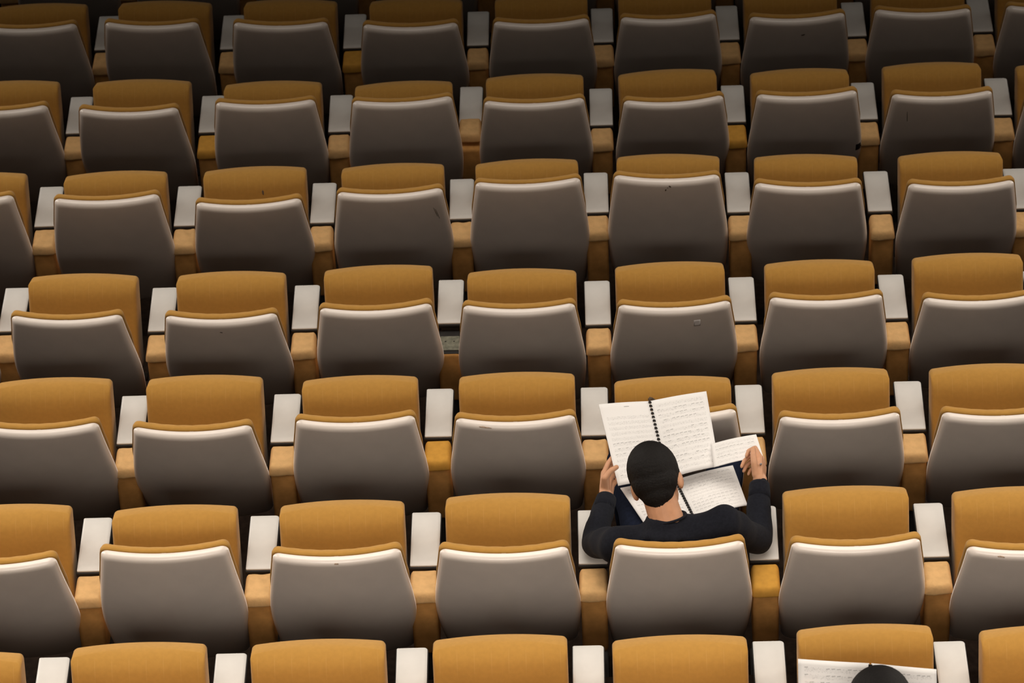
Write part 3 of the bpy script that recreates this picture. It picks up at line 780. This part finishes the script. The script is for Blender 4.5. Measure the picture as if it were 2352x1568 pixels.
def spiral(top, foot, across, lift, n, parent):
    """black comb binding: a row of loops over the fold"""
    top, foot = np.array(top, float), np.array(foot, float); across = unit(across); nrm = unit(np.cross(across, foot-top)); nrm = nrm if nrm[2] > 0 else -nrm
    parts = []
    for i in range(n):
        c = top+(foot-top)*(0.02+0.96*i/(n-1)); d = unit(foot-top)
        pts = [c+across*(0.0038*math.cos(a))+nrm*(lift+0.0036*math.sin(a)) for a in np.linspace(-0.5, math.pi+0.5, 9)]
        for o_ in (-0.0018, 0.0018): parts.append(tube([p+d*o_ for p in pts], 0.0019, 6))
    V, F = merge(*parts); obj('spiral_binding', V, F, M['black'], parent)
def world_of(o, base): return tuple(np.array(o)+np.array(base))
PAGES = [score_material('score_page', 12, 1.3, 0.45, 0.06, 0.10), score_material('score_page', 13, 2.6, 0.5, 0.05), score_material('score_page', 12, 4.1, 0.5, 0.06), score_material('score_page', 12, 5.2, 0.6, 0.06), score_material('score_page', 5, 7.7, 0.4, 0.08)]
PLAIN = noisy('plain_paper', (0.95, 0.93, 0.92), 0.75, 0.01, 20)
sag = lambda k: (lambda a, c: k*math.sin(math.pi*a)*(0.6+0.4*c))

sc1 = thing('music_score', 'open spiral-bound music score held up by the reading man', 'music score', MAN)
ST, SB = np.array((-0.085, 0.340, 0.180)), np.array((-0.030, 0.069, 0.070))
across = np.array((1, 0.12, 0.0))
page('page', (-0.254, 0.285, 0.215), ST-across*0.0008, SB-across*0.0008, (-0.193, 0.018, 0.085), sag(0.006), 0.003, PAGES[0], sc1)
page('page', ST+across*0.0008, (0.106, 0.381, 0.185), (0.142, 0.117, 0.08), SB+across*0.0008, sag(0.007), 0.004, PAGES[1], sc1)
spiral(ST, SB, across, 0.0005, 21, sc1)
sc2 = thing('music_score', 'second spiral-bound music score lying open on the reading man\'s lap', 'music score', MAN)
ST2, SB2 = np.array((-0.005, 0.128, 0.012)), np.array((0.057, -0.060, -0.003))
ac2 = np.array((1, 0.25, 0.05))
page('page', (-0.187, 0.077, 0.025), ST2-ac2*0.0008, SB2-ac2*0.0008, (-0.096, -0.105, -0.003), sag(0.006), 0.003, PAGES[2], sc2)
page('page', ST2+ac2*0.0008, (0.189, 0.18, 0.028), (0.232, 0.0, 0.008), SB2+ac2*0.0008, sag(0.008), 0.004, PAGES[3], sc2)
spiral(ST2, SB2, ac2, 0.0005, 18, sc2)
sh = page('sheet_music', (0.115, 0.169, 0.13), (0.266, 0.168, 0.170), (0.286, 0.077, 0.150), (0.124, 0.085, 0.10), lambda a, c: 0.006*math.sin(math.pi*a), 0.0006, PAGES[4])
sh.location = MAN; tag(sh, 'small loose sheet of music between the reading man\'s right thumb and finger', 'sheet music')
V, F = merge(tube([(0.292, 0.100, 0.105), (0.276, 0.020, 0.165)], 0.0036, 10), tube([(0.276, 0.020, 0.165), (0.2743, 0.0115, 0.1713)], [0.0036, 0.0012], 10))
pn = obj('pen', V, F, M['pen']); pn.location = MAN; tag(pn, 'slim pen held in the reading man\'s right hand', 'pen')

# the second reader, two rows nearer, of whom the photograph shows the crown of the head and the score
READ = local(8, 6)
rd = make_person('second reader at the bottom edge, only the crown of dark hair showing', READ, dict(
    head=(0.003, 0.036, 0.350), face=(-0.08, 0.78, -0.62), roll=0.03, c7=(0.0, -0.082, 0.258), neck_axis=unit((0.0, 0.35, 0.93)), collar=(0.0, -0.069, 0.266),
    chest=(0.0, -0.120, 0.150), waist=(0.0, -0.17, 0.04), pelvis=(0.0, -0.20, -0.040),
    shoulder=((-0.17, -0.110, 0.205), (0.17, -0.110, 0.205)), elbow=((-0.255, -0.03, 0.055), (0.255, -0.03, 0.055)), wrist=((-0.235, 0.11, 0.150), (0.215, 0.08, 0.150)),
    hip=((-0.09, -0.17, -0.060), (0.09, -0.17, -0.060)), knee=((-0.14, 0.28, -0.055), (0.14, 0.28, -0.055)), ankle=((-0.13, 0.30, -0.51), (0.13, 0.30, -0.51)), floor=-ARM_H+0.001,
    hands=[((-0.235, 0.122, 0.158), (0.05, 0.85, 0.5), (-1.0, 0.1, 0.1), (0.15, -0.5, 0.85), [(0.75, 0.6, 0.3)]*4, [(0.75, -0.15, 0.65), (0.85, -0.55, 0.1), (0.75, -0.75, -0.1)]),
           ((0.215, 0.092, 0.158), (-0.05, 0.85, 0.5), (1.0, 0.1, 0.1), (-0.15, -0.5, 0.85), [(0.75, 0.6, 0.3)]*4, [(0.75, -0.15, 0.65), (0.85, -0.55, 0.1), (0.75, -0.75, -0.1)])],
    voxel=0.005, seed=9, scale=0.95, hair='full'))
sc3 = thing('music_score', 'music score held open in front of the second reader at the bottom edge', 'music score', READ)
ST3, SB3 = np.array((-0.010, 0.249, 0.300)), np.array((-0.016, 0.100, 0.060))
page('page', (-0.214, 0.261, 0.31), ST3-(0.003, 0, 0), SB3-(0.003, 0, 0), (-0.214, 0.115, 0.07), sag(0.006), 0.003, PAGES[2], sc3)
page('page', ST3+(0.003, 0, 0), (0.173, 0.209, 0.31), (0.178, 0.075, 0.065), SB3+(0.003, 0, 0), sag(0.006), 0.003, PAGES[3], sc3)
spiral(ST3, SB3, (1, -0.1, 0), 0.0005, 20, sc3)
